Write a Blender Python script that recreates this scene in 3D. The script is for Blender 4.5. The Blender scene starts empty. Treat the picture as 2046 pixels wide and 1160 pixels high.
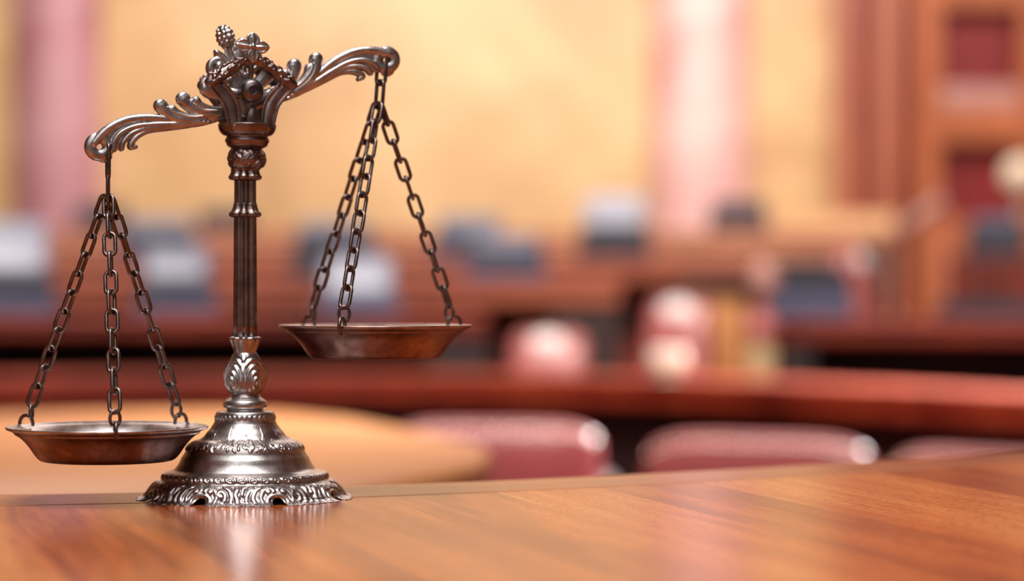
import bpy, math, random
import numpy as np
from mathutils import Vector, Matrix
random.seed(7)
rng = np.random.default_rng(7)
PI = math.pi
C = bpy.context.scene.collection
FPX = 4830.0            # 85 mm on a 36 mm sensor, 2046 px wide
D0 = 1.66               # camera to the balance
U = D0 / FPX            # one photo pixel at the balance, in metres
ZC = 1.15               # eye height
TT = ZC - 0.142         # bench top
BX = (490 - 1023) * U   # balance axis

# ------------------------------------------------------------------ helpers
def new_mesh(name, v, f, smooth=True):
    me = bpy.data.meshes.new(name)
    me.from_pydata([tuple(map(float, p)) for p in v], [], [tuple(map(int, q)) for q in f])
    me.validate(); me.update()
    if smooth:
        me.polygons.foreach_set('use_smooth', [True] * len(me.polygons))
    return me

def obj(name, me, mat, parent=None, loc=None):
    o = bpy.data.objects.new(name, me)
    C.objects.link(o)
    if mat is not None and not me.materials:
        me.materials.append(mat)
    if parent is not None:
        o.parent = parent
    if loc is not None:
        o.location = loc
    return o

def empty(name, loc=(0, 0, 0), rz=0, parent=None):
    o = bpy.data.objects.new(name, None)
    o.empty_display_size = 0.05
    C.objects.link(o)
    o.location = loc
    o.rotation_euler = (0, 0, rz)
    if parent is not None:
        o.parent = parent
    return o

def tag(o, label=None, cat=None, group=None, kind=None):
    if label: o['label'] = label
    if cat: o['category'] = cat
    if group: o['group'] = group
    if kind: o['kind'] = kind
    return o

def copy_tree(o, parent=None):
    c = o.copy(); C.objects.link(c); c.parent = parent
    for ch in list(o.children):
        copy_tree(ch, c)
    return c

class MB:
    def __init__(s): s.v = []; s.f = []
    def add(s, v, f):
        n = len(s.v)
        s.v.extend([tuple(p) for p in v]); s.f.extend([tuple(i + n for i in q) for q in f])
        return s
    def xf(s, fn): s.v = [fn(*p) for p in s.v]; return s
    def mesh(s, name, smooth=True): return new_mesh(name, s.v, s.f, smooth)

def catmull(pts, n=8, closed=False):
    P = np.array(pts, float); m = len(P); out = []
    segs = m if closed else m - 1
    for i in range(segs):
        if closed:
            p0, p1, p2, p3 = P[(i - 1) % m], P[i], P[(i + 1) % m], P[(i + 2) % m]
        else:
            p1, p2 = P[i], P[i + 1]
            p0 = P[i - 1] if i else 2 * p1 - p2
            p3 = P[i + 2] if i + 2 < m else 2 * p2 - p1
        for t in np.linspace(0, 1, n, endpoint=False):
            out.append(0.5 * (2 * p1 + (p2 - p0) * t + (2 * p0 - 5 * p1 + 4 * p2 - p3) * t * t + (3 * p1 - p0 - 3 * p2 + p3) * t ** 3))
    if not closed: out.append(P[-1])
    return np.array(out)

def grid_faces(nr, nc, closed):
    f = []
    for i in range(nr - 1):
        for j in range(nc if closed else nc - 1):
            k = (j + 1) % nc
            f.append((i * nc + j, i * nc + k, (i + 1) * nc + k, (i + 1) * nc + j))
    return f

def tube(pts, rad, seg=10, closed=False):
    """round wire along a 3-D polyline"""
    P = [Vector(p) for p in pts]; n = len(P)
    R = rad if hasattr(rad, '__len__') else [rad] * n
    T = []
    for i in range(n):
        a = P[i - 1] if (closed or i) else P[i]
        b = P[(i + 1) % n] if (closed or i < n - 1) else P[i]
        T.append((b - a).normalized())
    ref = Vector((0, 0, 1)) if abs(T[0].z) < .9 else Vector((1, 0, 0))
    N = (ref - T[0] * ref.dot(T[0])).normalized()
    v = []
    for i in range(n):
        N = (N - T[i] * N.dot(T[i])).normalized(); B = T[i].cross(N)
        for j in range(seg):
            a = 2 * PI * j / seg
            v.append(P[i] + (N * math.cos(a) + B * math.sin(a)) * R[i])
    f = grid_faces(n, seg, True)
    if closed:
        for j in range(seg):
            k = (j + 1) % seg
            f.append(((n - 1) * seg + j, (n - 1) * seg + k, k, j))
    else:
        f.append(tuple(range(seg))[::-1]); f.append(tuple((n - 1) * seg + j for j in range(seg)))
    return v, f

def flat_tube(pts, width, depth, y0=0.0, n=6, seg=14):
    """tapered frond lying in the x-z plane; width in plane, depth along y, rounded ends"""
    A = np.column_stack([np.array(pts, float), np.array(width, float)])
    A = catmull(A, n)
    m = len(A)
    t = np.gradient(A[:, :2], axis=0); t /= np.maximum(np.linalg.norm(t, axis=1, keepdims=True), 1e-9)
    rows = []
    def row(c, tt, w, d):
        nx, nz = -tt[1], tt[0]
        return [(c[0] + nx * w * math.cos(a), y0 + d * math.sin(a), c[1] + nz * w * math.cos(a)) for a in np.linspace(0, 2 * PI, seg, endpoint=False)]
    w0, w1 = A[0, 2], A[-1, 2]
    dd = lambda w: min(depth, max(w * 1.1, depth * .35))
    for q in (80, 60, 35): # rounded start
        s = math.sin(math.radians(q)); c = math.cos(math.radians(q))
        rows.append(row(A[0, :2] - t[0] * w0 * s, t[0], w0 * c, dd(w0) * c))
    for i in range(m): rows.append(row(A[i, :2], t[i], A[i, 2], dd(A[i, 2])))
    for q in (35, 60, 80):
        s = math.sin(math.radians(q)); c = math.cos(math.radians(q))
        rows.append(row(A[-1, :2] + t[-1] * w1 * s, t[-1], w1 * c, dd(w1) * c))
    v = [p for r in rows for p in r]; k = len(rows)
    f = grid_faces(k, seg, True)
    f.append(tuple(range(seg))[::-1]); f.append(tuple((k - 1) * seg + j for j in range(seg)))
    return v, f

def ellipsoid(c, r, nu=16, nv=12, R=None):
    v = []; f = []
    for i in range(nv + 1):
        ph = PI * i / nv
        for j in range(nu):
            th = 2 * PI * j / nu
            p = Vector((r[0] * math.sin(ph) * math.cos(th), r[1] * math.sin(ph) * math.sin(th), r[2] * math.cos(ph)))
            if R is not None: p = R @ p
            v.append(p + Vector(c))
    f = grid_faces(nv + 1, nu, True)
    return v, f

def torus_xz(c, R, r, d, nu=40, nv=14):
    v = []
    for i in range(nu):
        a = 2 * PI * i / nu
        for j in range(nv):
            b = 2 * PI * j / nv
            q = R + r * math.cos(b)
            v.append((c[0] + q * math.cos(a), c[1] + d * math.sin(b), c[2] + q * math.sin(a)))
    f = []
    for i in range(nu):
        for j in range(nv):
            f.append((i * nv + j, ((i + 1) % nu) * nv + j, ((i + 1) % nu) * nv + (j + 1) % nv, i * nv + (j + 1) % nv))
    return v, f

def lathe(prof, nth=96, fn=None, sub=4, cap=True, cx=0.0):
    """profile [(r, z)] top to bottom, fn(theta, s, z, r) -> dr"""
    A = catmull(prof, sub) if sub > 1 else np.array(prof, float)
    th = np.linspace(0, 2 * PI, nth, endpoint=False)
    v = []
    for i, (r, z) in enumerate(A):
        dr = fn(th, i / (len(A) - 1), z, r) if fn else 0 * th
        rr = np.maximum(r + dr, 0.01)
        for j in range(nth):
            v.append((cx + rr[j] * math.sin(th[j]), -rr[j] * math.cos(th[j]), z))
    f = [q[::-1] for q in grid_faces(len(A), nth, True)]
    if cap:
        f.append(tuple(range(nth))); f.append(tuple((len(A) - 1) * nth + j for j in range(nth))[::-1])
    return v, f

def box(c, s, bev=0.0):
    x, y, z = c; a, b, h = s[0] / 2, s[1] / 2, s[2] / 2
    if not bev:
        v = [(x + i * a, y + j * b, z + k * h) for k in (-1, 1) for j in (-1, 1) for i in (-1, 1)]
        return v, [(0, 2, 3, 1), (4, 5, 7, 6), (0, 1, 5, 4), (2, 6, 7, 3), (0, 4, 6, 2), (1, 3, 7, 5)]
    return rbox(c, s, bev)

def rbox(c, s, r, n=3):
    """box with rounded edges"""
    r = min(r, min(s) / 2 * .98); m = 2 * n + 2
    def coords(h):
        inner = h - r
        q = [-inner - r * math.cos(k * PI / 2 / n) for k in range(n + 1)]
        return q
    import itertools
    idx = {}; v = []; f = []
    hs = [q / 2 for q in s]
    N = 2 * (n + 1)
    def pt(face_axis, sign, i, j):
        # cube point in [-1,1] with rounded parametrisation
        def lin(k):
            return -1 + 2 * (k / (N - 1))
        a = [0, 0, 0]; o = [x for x in range(3) if x != face_axis]
        def pos(k, h):
            if k <= n: return -(h - r), -math.tan(PI / 4 * (1 - k / n)) if n else 0
            k2 = k - n - 1
            return (h - r), math.tan(PI / 4 * (k2 / n))
        p0, d0 = pos(i, hs[o[0]]); p1, d1 = pos(j, hs[o[1]])
        core = [0, 0, 0]; d = [0, 0, 0]
        core[face_axis] = sign * (hs[face_axis] - r); d[face_axis] = sign
        core[o[0]] = p0; d[o[0]] = d0; core[o[1]] = p1; d[o[1]] = d1
        L = math.sqrt(sum(q * q for q in d))
        return tuple(c[q] + core[q] + d[q] / L * r for q in range(3))
    for ax in range(3):
        for sg in (-1, 1):
            g = {}
            for i in range(N):
                for j in range(N):
                    p = pt(ax, sg, i, j); k = tuple(round(q, 6) for q in p)
                    if k not in idx: idx[k] = len(v); v.append(p)
                    g[i, j] = idx[k]
            flip = (sg > 0) == (ax == 1)
            for i in range(N - 1):
                for j in range(N - 1):
                    q = [g[i, j], g[i + 1, j], g[i + 1, j + 1], g[i, j + 1]]
                    if len(set(q)) < 3: continue
                    q2 = []
                    for w in q:
                        if w not in q2: q2.append(w)
                    f.append(tuple(q2[::-1] if flip else q2))
    return v, f

def remesh(mb, name, voxel, smooth=3, mat=None, parent=None):
    """weld overlapping shapes into one cast surface"""
    o = obj(name, mb.mesh(name + '_raw'), None)
    m = o.modifiers.new('r', 'REMESH'); m.mode = 'VOXEL'; m.voxel_size = voxel; m.use_smooth_shade = True
    s = o.modifiers.new('s', 'SMOOTH'); s.factor = .5; s.iterations = smooth
    bpy.context.view_layer.update()
    dg = bpy.context.evaluated_depsgraph_get()
    me = bpy.data.meshes.new_from_object(o.evaluated_get(dg))
    o.modifiers.clear(); o.data = me; me.name = name
    me.polygons.foreach_set('use_smooth', [True] * len(me.polygons))
    me.materials.clear(); me.materials.append(mat)
    o.parent = parent
    return o

# ---------------------------------------------------------------- materials
def srgb(r, g, b):
    return tuple(((c / 255) / 12.92 if c / 255 <= .04045 else ((c / 255 + .055) / 1.055) ** 2.4) for c in (r, g, b)) + (1,)

def nodes(name):
    m = bpy.data.materials.new(name); m.use_nodes = True
    nt = m.node_tree; b = nt.nodes['Principled BSDF']
    return m, nt, b

def N(nt, t, **kw):
    n = nt.nodes.new(t)
    for k, v in kw.items():
        if k in n.inputs: n.inputs[k].default_value = v
        else: setattr(n, k, v)
    return n

def ramp(nt, stops):
    r = nt.nodes.new('ShaderNodeValToRGB')
    e = r.color_ramp.elements
    e[0].position, e[0].color = stops[0]; e[1].position, e[1].color = stops[-1]
    for p, c in stops[1:-1]:
        q = e.new(p); q.color = c
    return r

def plain(name, col, rough=.5, metal=0.0, spec=.5, noise=0.0, nscale=8.0, bump=0.0, coat=0.0):
    m, nt, b = nodes(name)
    b.inputs['Roughness'].default_value = rough; b.inputs['Metallic'].default_value = metal
    b.inputs['Specular IOR Level'].default_value = spec
    b.inputs['Coat Weight'].default_value = coat; b.inputs['Coat Roughness'].default_value = .12
    tc = N(nt, 'ShaderNodeTexCoord')
    nz = N(nt, 'ShaderNodeTexNoise', Scale=nscale, Detail=6.0)
    nt.links.new(tc.outputs['Object'], nz.inputs['Vector'])
    lo = tuple(c * (1 - noise) for c in col[:3]) + (1,); hi = tuple(min(1, c * (1 + noise)) for c in col[:3]) + (1,)
    r = ramp(nt, [(.3, lo), (.7, hi)])
    nt.links.new(nz.outputs['Fac'], r.inputs['Fac']); nt.links.new(r.outputs['Color'], b.inputs['Base Color'])
    if bump:
        bp = N(nt, 'ShaderNodeBump', Strength=bump, Distance=.002)
        nt.links.new(nz.outputs['Fac'], bp.inputs['Height']); nt.links.new(bp.outputs['Normal'], b.inputs['Normal'])
    return m

def wood(name, dark, mid, light, rough=.3, rot=0.0, plank=0.0, along=3.0, across=40.0, pores=0.0, coat=0.3, spec=.5, tone=.5):
    """grain runs along the rotated y axis"""
    m, nt, b = nodes(name); L = nt.links.new
    tc = N(nt, 'ShaderNodeTexCoord')
    mp = N(nt, 'ShaderNodeMapping'); mp.inputs['Rotation'].default_value = (0, 0, rot)
    L(tc.outputs['Object'], mp.inputs['Vector'])
    sx = N(nt, 'ShaderNodeSeparateXYZ'); L(mp.outputs['Vector'], sx.inputs['Vector'])
    vec = mp.outputs['Vector']
    pid = None
    if plank:
        dv = N(nt, 'ShaderNodeMath', operation='DIVIDE'); L(sx.outputs['X'], dv.inputs[0]); dv.inputs[1].default_value = plank
        fl = N(nt, 'ShaderNodeMath', operation='FLOOR'); L(dv.outputs[0], fl.inputs[0])
        wn = N(nt, 'ShaderNodeTexWhiteNoise', noise_dimensions='1D'); L(fl.outputs[0], wn.inputs['W'])
        pid = wn
        off = N(nt, 'ShaderNodeVectorMath', operation='SCALE'); L(wn.outputs['Color'], off.inputs[0]); off.inputs['Scale'].default_value = 7.0
        ad = N(nt, 'ShaderNodeVectorMath', operation='ADD'); L(vec, ad.inputs[0]); L(off.outputs[0], ad.inputs[1])
        vec = ad.outputs[0]
    sc = N(nt, 'ShaderNodeVectorMath', operation='MULTIPLY'); L(vec, sc.inputs[0]); sc.inputs[1].default_value = (across, along, along)
    n1 = N(nt, 'ShaderNodeTexNoise', Scale=1.0, Detail=5.0, Roughness=.6, Distortion=.6); L(sc.outputs[0], n1.inputs['Vector'])
    sc2 = N(nt, 'ShaderNodeVectorMath', operation='MULTIPLY'); L(vec, sc2.inputs[0]); sc2.inputs[1].default_value = (across * .22, along * .5, along)
    n2 = N(nt, 'ShaderNodeTexNoise', Scale=1.0, Detail=3.0); L(sc2.outputs[0], n2.inputs['Vector'])
    mx = N(nt, 'ShaderNodeMix', data_type='FLOAT'); mx.inputs[0].default_value = .5
    L(n1.outputs['Fac'], mx.inputs[2]); L(n2.outputs['Fac'], mx.inputs[3])
    val = mx.outputs[0]
    if pid is not None:
        ma = N(nt, 'ShaderNodeMath', operation='MULTIPLY_ADD'); L(pid.outputs['Value'], ma.inputs[0]); ma.inputs[1].default_value = .22 * tone * 2; 
        sb = N(nt, 'ShaderNodeMath', operation='SUBTRACT'); L(val, sb.inputs[0]); sb.inputs[1].default_value = .11 * tone * 2
        L(sb.outputs[0], ma.inputs[2]); val = ma.outputs[0]
    r = ramp(nt, [(.34, dark), (.5, mid), (.66, light)]); L(val, r.inputs['Fac'])
    col = r.outputs['Color']
    if pores:
        sc3 = N(nt, 'ShaderNodeVectorMath', operation='MULTIPLY'); L(vec, sc3.inputs[0]); sc3.inputs[1].default_value = (620, 90, 60)
        n3 = N(nt, 'ShaderNodeTexNoise', Scale=1.0, Detail=2.0); L(sc3.outputs[0], n3.inputs['Vector'])
        r3 = ramp(nt, [(.34, (1 - pores,) * 3 + (1,)), (.46, (1, 1, 1, 1))]); L(n3.outputs['Fac'], r3.inputs['Fac'])
        mm = N(nt, 'ShaderNodeMix', data_type='RGBA', blend_type='MULTIPLY'); mm.inputs[0].default_value = 1
        L(col, mm.inputs[6]); L(r3.outputs['Color'], mm.inputs[7]); col = mm.outputs[2]
    if plank:      # fine joint between veneer leaves
        fr = N(nt, 'ShaderNodeMath', operation='FRACT'); L(dv.outputs[0], fr.inputs[0])
        sm_ = N(nt, 'ShaderNodeMapRange', interpolation_type='SMOOTHSTEP'); sm_.inputs[1].default_value = 0; sm_.inputs[2].default_value = .022; sm_.inputs[3].default_value = .62; sm_.inputs[4].default_value = 1
        L(fr.outputs[0], sm_.inputs[0])
        m2 = N(nt, 'ShaderNodeVectorMath', operation='SCALE'); L(col, m2.inputs[0]); L(sm_.outputs[0], m2.inputs['Scale']); col = m2.outputs[0]
    L(col, b.inputs['Base Color'])
    b.inputs['Roughness'].default_value = rough
    b.inputs['Specular IOR Level'].default_value = spec
    b.inputs['Coat Weight'].default_value = coat; b.inputs['Coat Roughness'].default_value = rough * .6
    return m

def metal(name, lo, hi, r0, r1, scale=900.0):
    m, nt, b = nodes(name); L = nt.links.new
    tc = N(nt, 'ShaderNodeTexCoord')
    nz = N(nt, 'ShaderNodeTexNoise', Scale=90.0, Detail=8.0, Roughness=.65); L(tc.outputs['Object'], nz.inputs['Vector'])
    r = ramp(nt, [(.32, lo), (.66, hi)]); L(nz.outputs['Fac'], r.inputs['Fac']); L(r.outputs['Color'], b.inputs['Base Color'])
    mr = N(nt, 'ShaderNodeMapRange'); mr.inputs[3].default_value = r0; mr.inputs[4].default_value = r1
    L(nz.outputs['Fac'], mr.inputs[0]); L(mr.outputs[0], b.inputs['Roughness'])
    b.inputs['Metallic'].default_value = 1
    n2 = N(nt, 'ShaderNodeTexNoise', Scale=scale, Detail=3.0); L(tc.outputs['Object'], n2.inputs['Vector'])
    bp = N(nt, 'ShaderNodeBump', Strength=.12, Distance=.0006); L(n2.outputs['Fac'], bp.inputs['Height']); L(bp.outputs['Normal'], b.inputs['Normal'])
    return m

M = {}
M['pewter'] = metal('antique_pewter', (.35, .325, .325, 1), (.70, .67, .665, 1), .25, .40)
M['bronze'] = metal('dark_bronze', (.17, .125, .12, 1), (.36, .29, .28, 1), .28, .42)
M['chain'] = metal('blackened_chain', (.12, .09, .085, 1), (.26, .20, .19, 1), .25, .4)
M['copper'] = metal('coppery_pan', (.32, .22, .20, 1), (.56, .42, .38, 1), .26, .42)
M['under_shade'] = metal('shaded_underside', (.20, .11, .095, 1), (.42, .26, .225, 1), .26, .42)  # darker metal: shade under the pans put into the colour
M['knob'] = metal('knob_steel', (.10, .09, .09, 1), (.22, .20, .20, 1), .3, .45)
M['bench'] = wood('bench_veneer', srgb(136, 64, 30), srgb(190, 102, 48), srgb(216, 134, 70), rough=.2, rot=math.radians(-16), plank=.085, along=4.0, across=84, pores=.5, coat=0, spec=.14, tone=.5)
M['border'] = wood('border_veneer', srgb(118, 60, 34), srgb(164, 94, 56), srgb(192, 124, 80), rough=.24, rot=math.radians(62), along=2.5, across=60, pores=.2, coat=0, spec=.3)
M['honey'] = wood('honey_wood', srgb(184, 116, 68), srgb(206, 138, 82), srgb(222, 160, 100), rough=.35, rot=.9, along=2, across=26, coat=.1)
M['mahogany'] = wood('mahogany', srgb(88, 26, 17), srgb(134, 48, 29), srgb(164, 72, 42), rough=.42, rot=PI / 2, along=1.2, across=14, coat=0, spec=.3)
M['mahogany_lit'] = wood('mahogany_lit', srgb(128, 62, 44), srgb(164, 86, 60), srgb(186, 108, 78), rough=.42, rot=PI / 2, along=1.2, across=14, coat=0, spec=.3)  # lit copy of the mahogany: brighter light further back painted in
M['mahogany_bright'] = wood('brightest_mahogany', srgb(156, 92, 64), srgb(190, 118, 82), srgb(208, 142, 102), rough=.4, rot=PI / 2, along=1.2, across=14, coat=.1)  # brightest copy of the desk wood: light near the wall painted in
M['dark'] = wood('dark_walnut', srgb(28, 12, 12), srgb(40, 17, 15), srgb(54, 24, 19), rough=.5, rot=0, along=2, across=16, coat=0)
M['case'] = wood('casing_wood', srgb(124, 62, 44), srgb(156, 84, 58), srgb(178, 106, 74), rough=.4, rot=0, along=.6, across=12, coat=.1)
M['stile'] = wood('orange_wood', srgb(138, 72, 42), srgb(166, 92, 55), srgb(184, 110, 70), rough=.45, rot=0, along=.6, across=12, coat=0, spec=.3)
M['dado'] = wood('dado_wood', srgb(204, 154, 108), srgb(222, 174, 126), srgb(232, 190, 146), rough=.45, rot=PI / 2, along=.6, across=8, coat=0, spec=.3)
M['leather'] = plain('burgundy_leather', srgb(156, 80, 82), rough=.26, noise=.15, nscale=25, bump=.08, spec=.6, coat=.4)
M['pink'] = plain('rose_leather', srgb(178, 100, 98), rough=.3, noise=.12, nscale=20, bump=.1, spec=.7)
M['near_white'] = plain('highlight_and_rim_white', srgb(252, 243, 241), rough=.3, noise=.04, nscale=20)  # near-white for the painted chair-top highlight and the bowl rim
M['nail'] = plain('nail_brass', (.85, .72, .66, 1), rough=.14, metal=1)
M['navy'] = plain('navy_plastic', srgb(30, 31, 48), rough=.4, noise=.1)
M['slate'] = plain('slate_plastic', srgb(66, 74, 102), rough=.4, noise=.12, nscale=14)
M['grey'] = plain('mid_grey_plastic', srgb(104, 112, 134), rough=.3, noise=.08, nscale=12)
M['light'] = plain('light_grey_plastic', srgb(172, 178, 196), rough=.3, noise=.08, nscale=12)
M['pale'] = plain('pale_grey_plastic', srgb(134, 142, 162), rough=.3, noise=.08, nscale=12)
M['carpet'] = plain('wine_carpet', srgb(92, 30, 28), rough=.95, noise=.25, nscale=60, spec=.1)
M['cream'] = plain('cream_glass', srgb(240, 226, 200), rough=.3, noise=.03)
M['cream2'] = plain('pale_olive_wood', srgb(186, 158, 116), rough=.4, noise=.1, nscale=10)
M['red'] = plain('oxblood_panel', srgb(120, 27, 28), rough=.5, noise=.15, nscale=3, spec=.3)
M['sill'] = plain('grey_rose_marble', srgb(176, 130, 122), rough=.35, noise=.1, nscale=6)

def marble(name, stops, scale, rough=.35):
    m, nt, b = nodes(name); L = nt.links.new
    tc = N(nt, 'ShaderNodeTexCoord')
    nz = N(nt, 'ShaderNodeTexNoise', Scale=scale, Detail=7.0, Roughness=.55, Distortion=.8); L(tc.outputs['Object'], nz.inputs['Vector'])
    r = ramp(nt, stops); L(nz.outputs['Fac'], r.inputs['Fac']); L(r.outputs['Color'], b.inputs['Base Color'])
    b.inputs['Roughness'].default_value = rough
    return m
M['tan'] = marble('tan_marble', [(.3, srgb(186, 146, 100)), (.5, srgb(212, 174, 124)), (.68, srgb(226, 195, 146))], 1.1)
M['rose'] = marble('rose_marble', [(.3, srgb(208, 152, 150)), (.5, srgb(230, 186, 182)), (.7, srgb(246, 216, 210))], 1.6)
M['rose_dim'] = marble('dim_rose_marble', [(.3, srgb(168, 112, 122)), (.5, srgb(190, 138, 148)), (.7, srgb(212, 170, 178))], 1.6)  # same rose marble, with the dimmer light at left put into its colour
M['plaster'] = plain('ceiling_plaster', srgb(214, 190, 160), rough=.8, noise=.04)

# ============================================================ BALANCE SCALE
YAW = math.radians(18)
root = empty('balance_scale', (BX, 0, TT))
tag(root, 'antique metal balance scale with two hanging pans on the curved wooden bench', 'balance scale')

def meters(mb): return mb.xf(lambda x, y, z: (x * U, y * U, z * U))

# ---- base: lathe with chased relief, 8 arched openings in the scalloped skirt
def stroke_dist(a, b, pts):
    P = catmull(pts, 5); d = np.full(a.shape, 1e9)
    for p, q in zip(P[:-1], P[1:]):
        e = q - p; L2 = max(float(e @ e), 1e-9)
        t = np.clip(((a - p[0]) * e[0] + (b - p[1]) * e[1]) / L2, 0, 1)
        d = np.minimum(d, np.hypot(a - p[0] - t * e[0], b - p[1] - t * e[1]))
    return d
def ridge(d, w): return np.sqrt(np.clip(1 - (d / w) ** 2, 0, 1))

SK = [ # (polyline, half width, height) on one eighth of the skirt; a along the arc, b down the slope
    ([(-21, 56), (-19, 38), (-10, 29), (0, 27), (10, 29), (19, 38), (21, 56)], 6, 6),
    ([(-26, 56), (-32, 36), (-26, 16), (-12, 9), (-4, 15), (-9, 21)], 5.5, 6.5),
    ([(26, 56), (32, 36), (26, 16), (12, 9), (4, 15), (9, 21)], 5.5, 6.5),
    ([(-41, 57), (-47, 36), (-41, 15), (-31, 6), (-40, 3)], 7, 7), ([(41, 57), (48, 40), (47, 24), (38, 17), (33, 25), (39, 31)], 6.5, 7),
    ([(-56, 58), (-60, 40), (-56, 22), (-49, 12)], 6, 6), ([(57, 58), (61, 36), (56, 16), (46, 6)], 6.5, 6.5),
    ([(74.6, 57), (72, 40), (68, 26), (71, 12)], 7, 7.5), ([(-74.6, 57), (-77.2, 40), (-81, 26), (-78, 12)], 7, 7.5),
    ([(-68, 26), (-66, 10), (-58, 5)], 5, 6), ([(-16, 19), (-14, 17)], 6.5, 8), ([(17, 19), (15, 17)], 6.5, 8), ([(0, 12), (1, 16)], 5, 5),
]
PH0 = math.radians(2.5 + 22.5)
leafs = [(rng.uniform(0, 2 * PI), rng.uniform(98, 118), rng.uniform(-1, 1)) for _ in range(260)]
def base_fn(th, s, z, r):
    dr = np.zeros_like(th)
    if z < 37:                                   # skirt relief
        per = 2 * PI / 8
        a = (((th - PH0 + per / 2) % per) - per / 2) * 190
        b = np.full_like(a, np.interp(z, [2, 8, 29, 37], [55, 45, 14, 2]))
        for pts, w, h in SK:
            dr = np.maximum(dr, ridge(stroke_dist(a, b, pts), w) * h)
        dr *= np.interp(z, [0, 6, 34, 37], [.55, 1, 1, 0])
    if 39 <= z <= 52:                            # roped bead ring
        per = 2 * PI / 46
        a = ((th + (z - 45) * .004) % per - per / 2) * r
        q = np.hypot(a / 9.5, (z - 45.5) / 6.5)
        dr += 2.2 * ridge(np.abs(q - .72), .3) + 1.7 * ridge(q, .3) - .5
    if 96 <= z <= 120:                           # leaf band on the shoulder
        for t0, z0, k in leafs:
            dt = ((th - t0 + PI) % (2 * PI) - PI) * r
            dd = np.hypot((dt - k * (z - z0)) / 1.0, (z - z0) / 1.6)
            dr = np.maximum(dr, 2.3 * ridge(dd, 3.3))
    if 112 <= z <= 150:                          # engraved spikes
        per = 2 * PI / 14
        a = (((th + .1) % per) - per / 2) * r
        w = np.interp(z, [112, 118, 124, 142, 150], [7, 4.5, 1.8, 1.0, .6])
        dr += .7 * ridge(np.abs(a), w) * np.interp(z, [112, 140, 147], [1, .6, 0])
        for q in (-1, 1): dr += .45 * ridge(np.abs(a - q * (130 - z) * .42), 1.4) * (z < 130)
    if 154 <= z <= 168:                          # beads under the top edge
        per = 2 * PI / 34
        a = ((th % per) - per / 2) * r
        dr += 1.8 * ridge(np.hypot(a, z - 161), 5.0)
    return dr
prof = [(20, 172), (50, 172.5), (56, 171), (58.5, 167), (59.5, 160), (60.5, 155), (62, 150), (65, 145), (69, 139), (75, 132), (81, 124), (88, 117.5),
        (99, 114), (107, 110), (114, 104), (117.5, 97), (119, 92), (122, 87), (126, 81), (130, 72), (135, 64), (140, 58), (146, 55), (155, 52.5), (161, 50), (165, 45), (165.5, 40), (167, 37),
        (171, 35), (178, 29), (185, 21), (191, 12), (197, 6), (206, 3), (213, 1.2)]
NB = 960
A = catmull(prof, 7); th = np.linspace(0, 2 * PI, NB, endpoint=False)
per = 2 * PI / 8
aa = (((th - PH0 + per / 2) % per) - per / 2) * 190
v = []
for i, (r, z) in enumerate(A):
    dr = base_fn(th, 0, z, r)
    scal = 0 * th
    if z < 10: scal = np.interp(z, [1, 10], [1, 0]) * (-5 * (np.cos(th * 8 - PH0 * 8 + PI) > .2) * np.abs(np.sin(th * 16)) + 2.0 * np.sin(th * 24))
    rr = r + dr + scal
    for j in range(NB): v.append([rr[j] * math.sin(th[j]), -rr[j] * math.cos(th[j]), z])
f = []
nr = len(A)
for i in range(nr - 1):
    for j in range(NB):
        zm = (A[i][1] + A[i + 1][1]) / 2
        if zm < 15 and (aa[j] / 12.5) ** 2 + (zm / 15.0) ** 2 < 1: continue   # arched opening
        k = (j + 1) % NB
        f.append((i * NB + j, (i + 1) * NB + j, (i + 1) * NB + k, i * NB + k))
mb = MB().add(v, f); meters(mb)
bo = obj('base', mb.mesh('base'), M['pewter'], root)
sm = bo.modifiers.new('thick', 'SOLIDIFY'); sm.thickness = 2.2 * U; sm.offset = -1

# ---- column
def flute(n, d):
    return lambda th, s, z, r: -d * np.abs(np.cos(n / 2 * th)) ** 3
def zz(y): return 992 - y
# foot of the column
pr = [(36, zz(821)), (38, zz(815)), (43, zz(812)), (44, zz(806)), (42, zz(800)), (36, zz(795)), (30, zz(790)), (28, zz(785))]
obj('column_foot', meters(MB().add(*lathe(pr, 96, None, 5))).mesh('column_foot'), M['pewter'], root)
def egg_fn(th, s, z, r):
    y = 992 - z; dr = np.zeros_like(th)
    per = PI / 2
    a = (((th) % per) - per / 2) * r          # scroll eyes at +-45 degrees
    b = y - 764
    env = math.sin(PI * min(1, max(0, (y - 704) / 82)))
    dist = np.hypot(a * 1.15, np.where(b < 0, b * .8, b))
    dr += 2.4 * np.cos(2 * PI * dist / 9.5) * env * (dist < 46)
    c = (((th + per / 2) % per) - per / 2) * r
    dr += 4.0 * ridge(np.abs(c), np.interp(y, [704, 740, 786], [5, 3.5, 7])) * env
    return dr
pr = [(26, zz(788)), (29, zz(784)), (34, zz(777)), (38, zz(766)), (39, zz(754)), (37.5, zz(741)), (34, zz(728)), (29, zz(716)), (24, zz(706)), (20, zz(701))][::-1]
obj('carved_knop', meters(MB().add(*lathe(pr, 240, egg_fn, 9))).mesh('carved_knop'), M['pewter'], root)
pr = [(20, zz(670)), (27, zz(671)), (31.5, zz(673)), (31.5, zz(678)), (28, zz(687)), (24, zz(696)), (21, zz(704))]
obj('leaf_cup', meters(MB().add(*lathe(pr, 160, lambda th, s, z, r: (1.8 * np.cos(th * 10) - 1.5) * (z - zz(704)) / 34, 6))).mesh('leaf_cup'), M['pewter'], root)
pr = [(20.5, zz(352)), (20.5, zz(400)), (21.3, zz(440)), (22.0, zz(560)), (22.6, zz(676))]
shaft = obj('fluted_shaft', meters(MB().add(*lathe(pr, 240, lambda th, s, z, r: 1.4 - 4.6 * np.abs(np.cos(4 * (th + .2))) ** 2.2, 4))).mesh('fluted_shaft'), M['bronze'], root)
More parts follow.
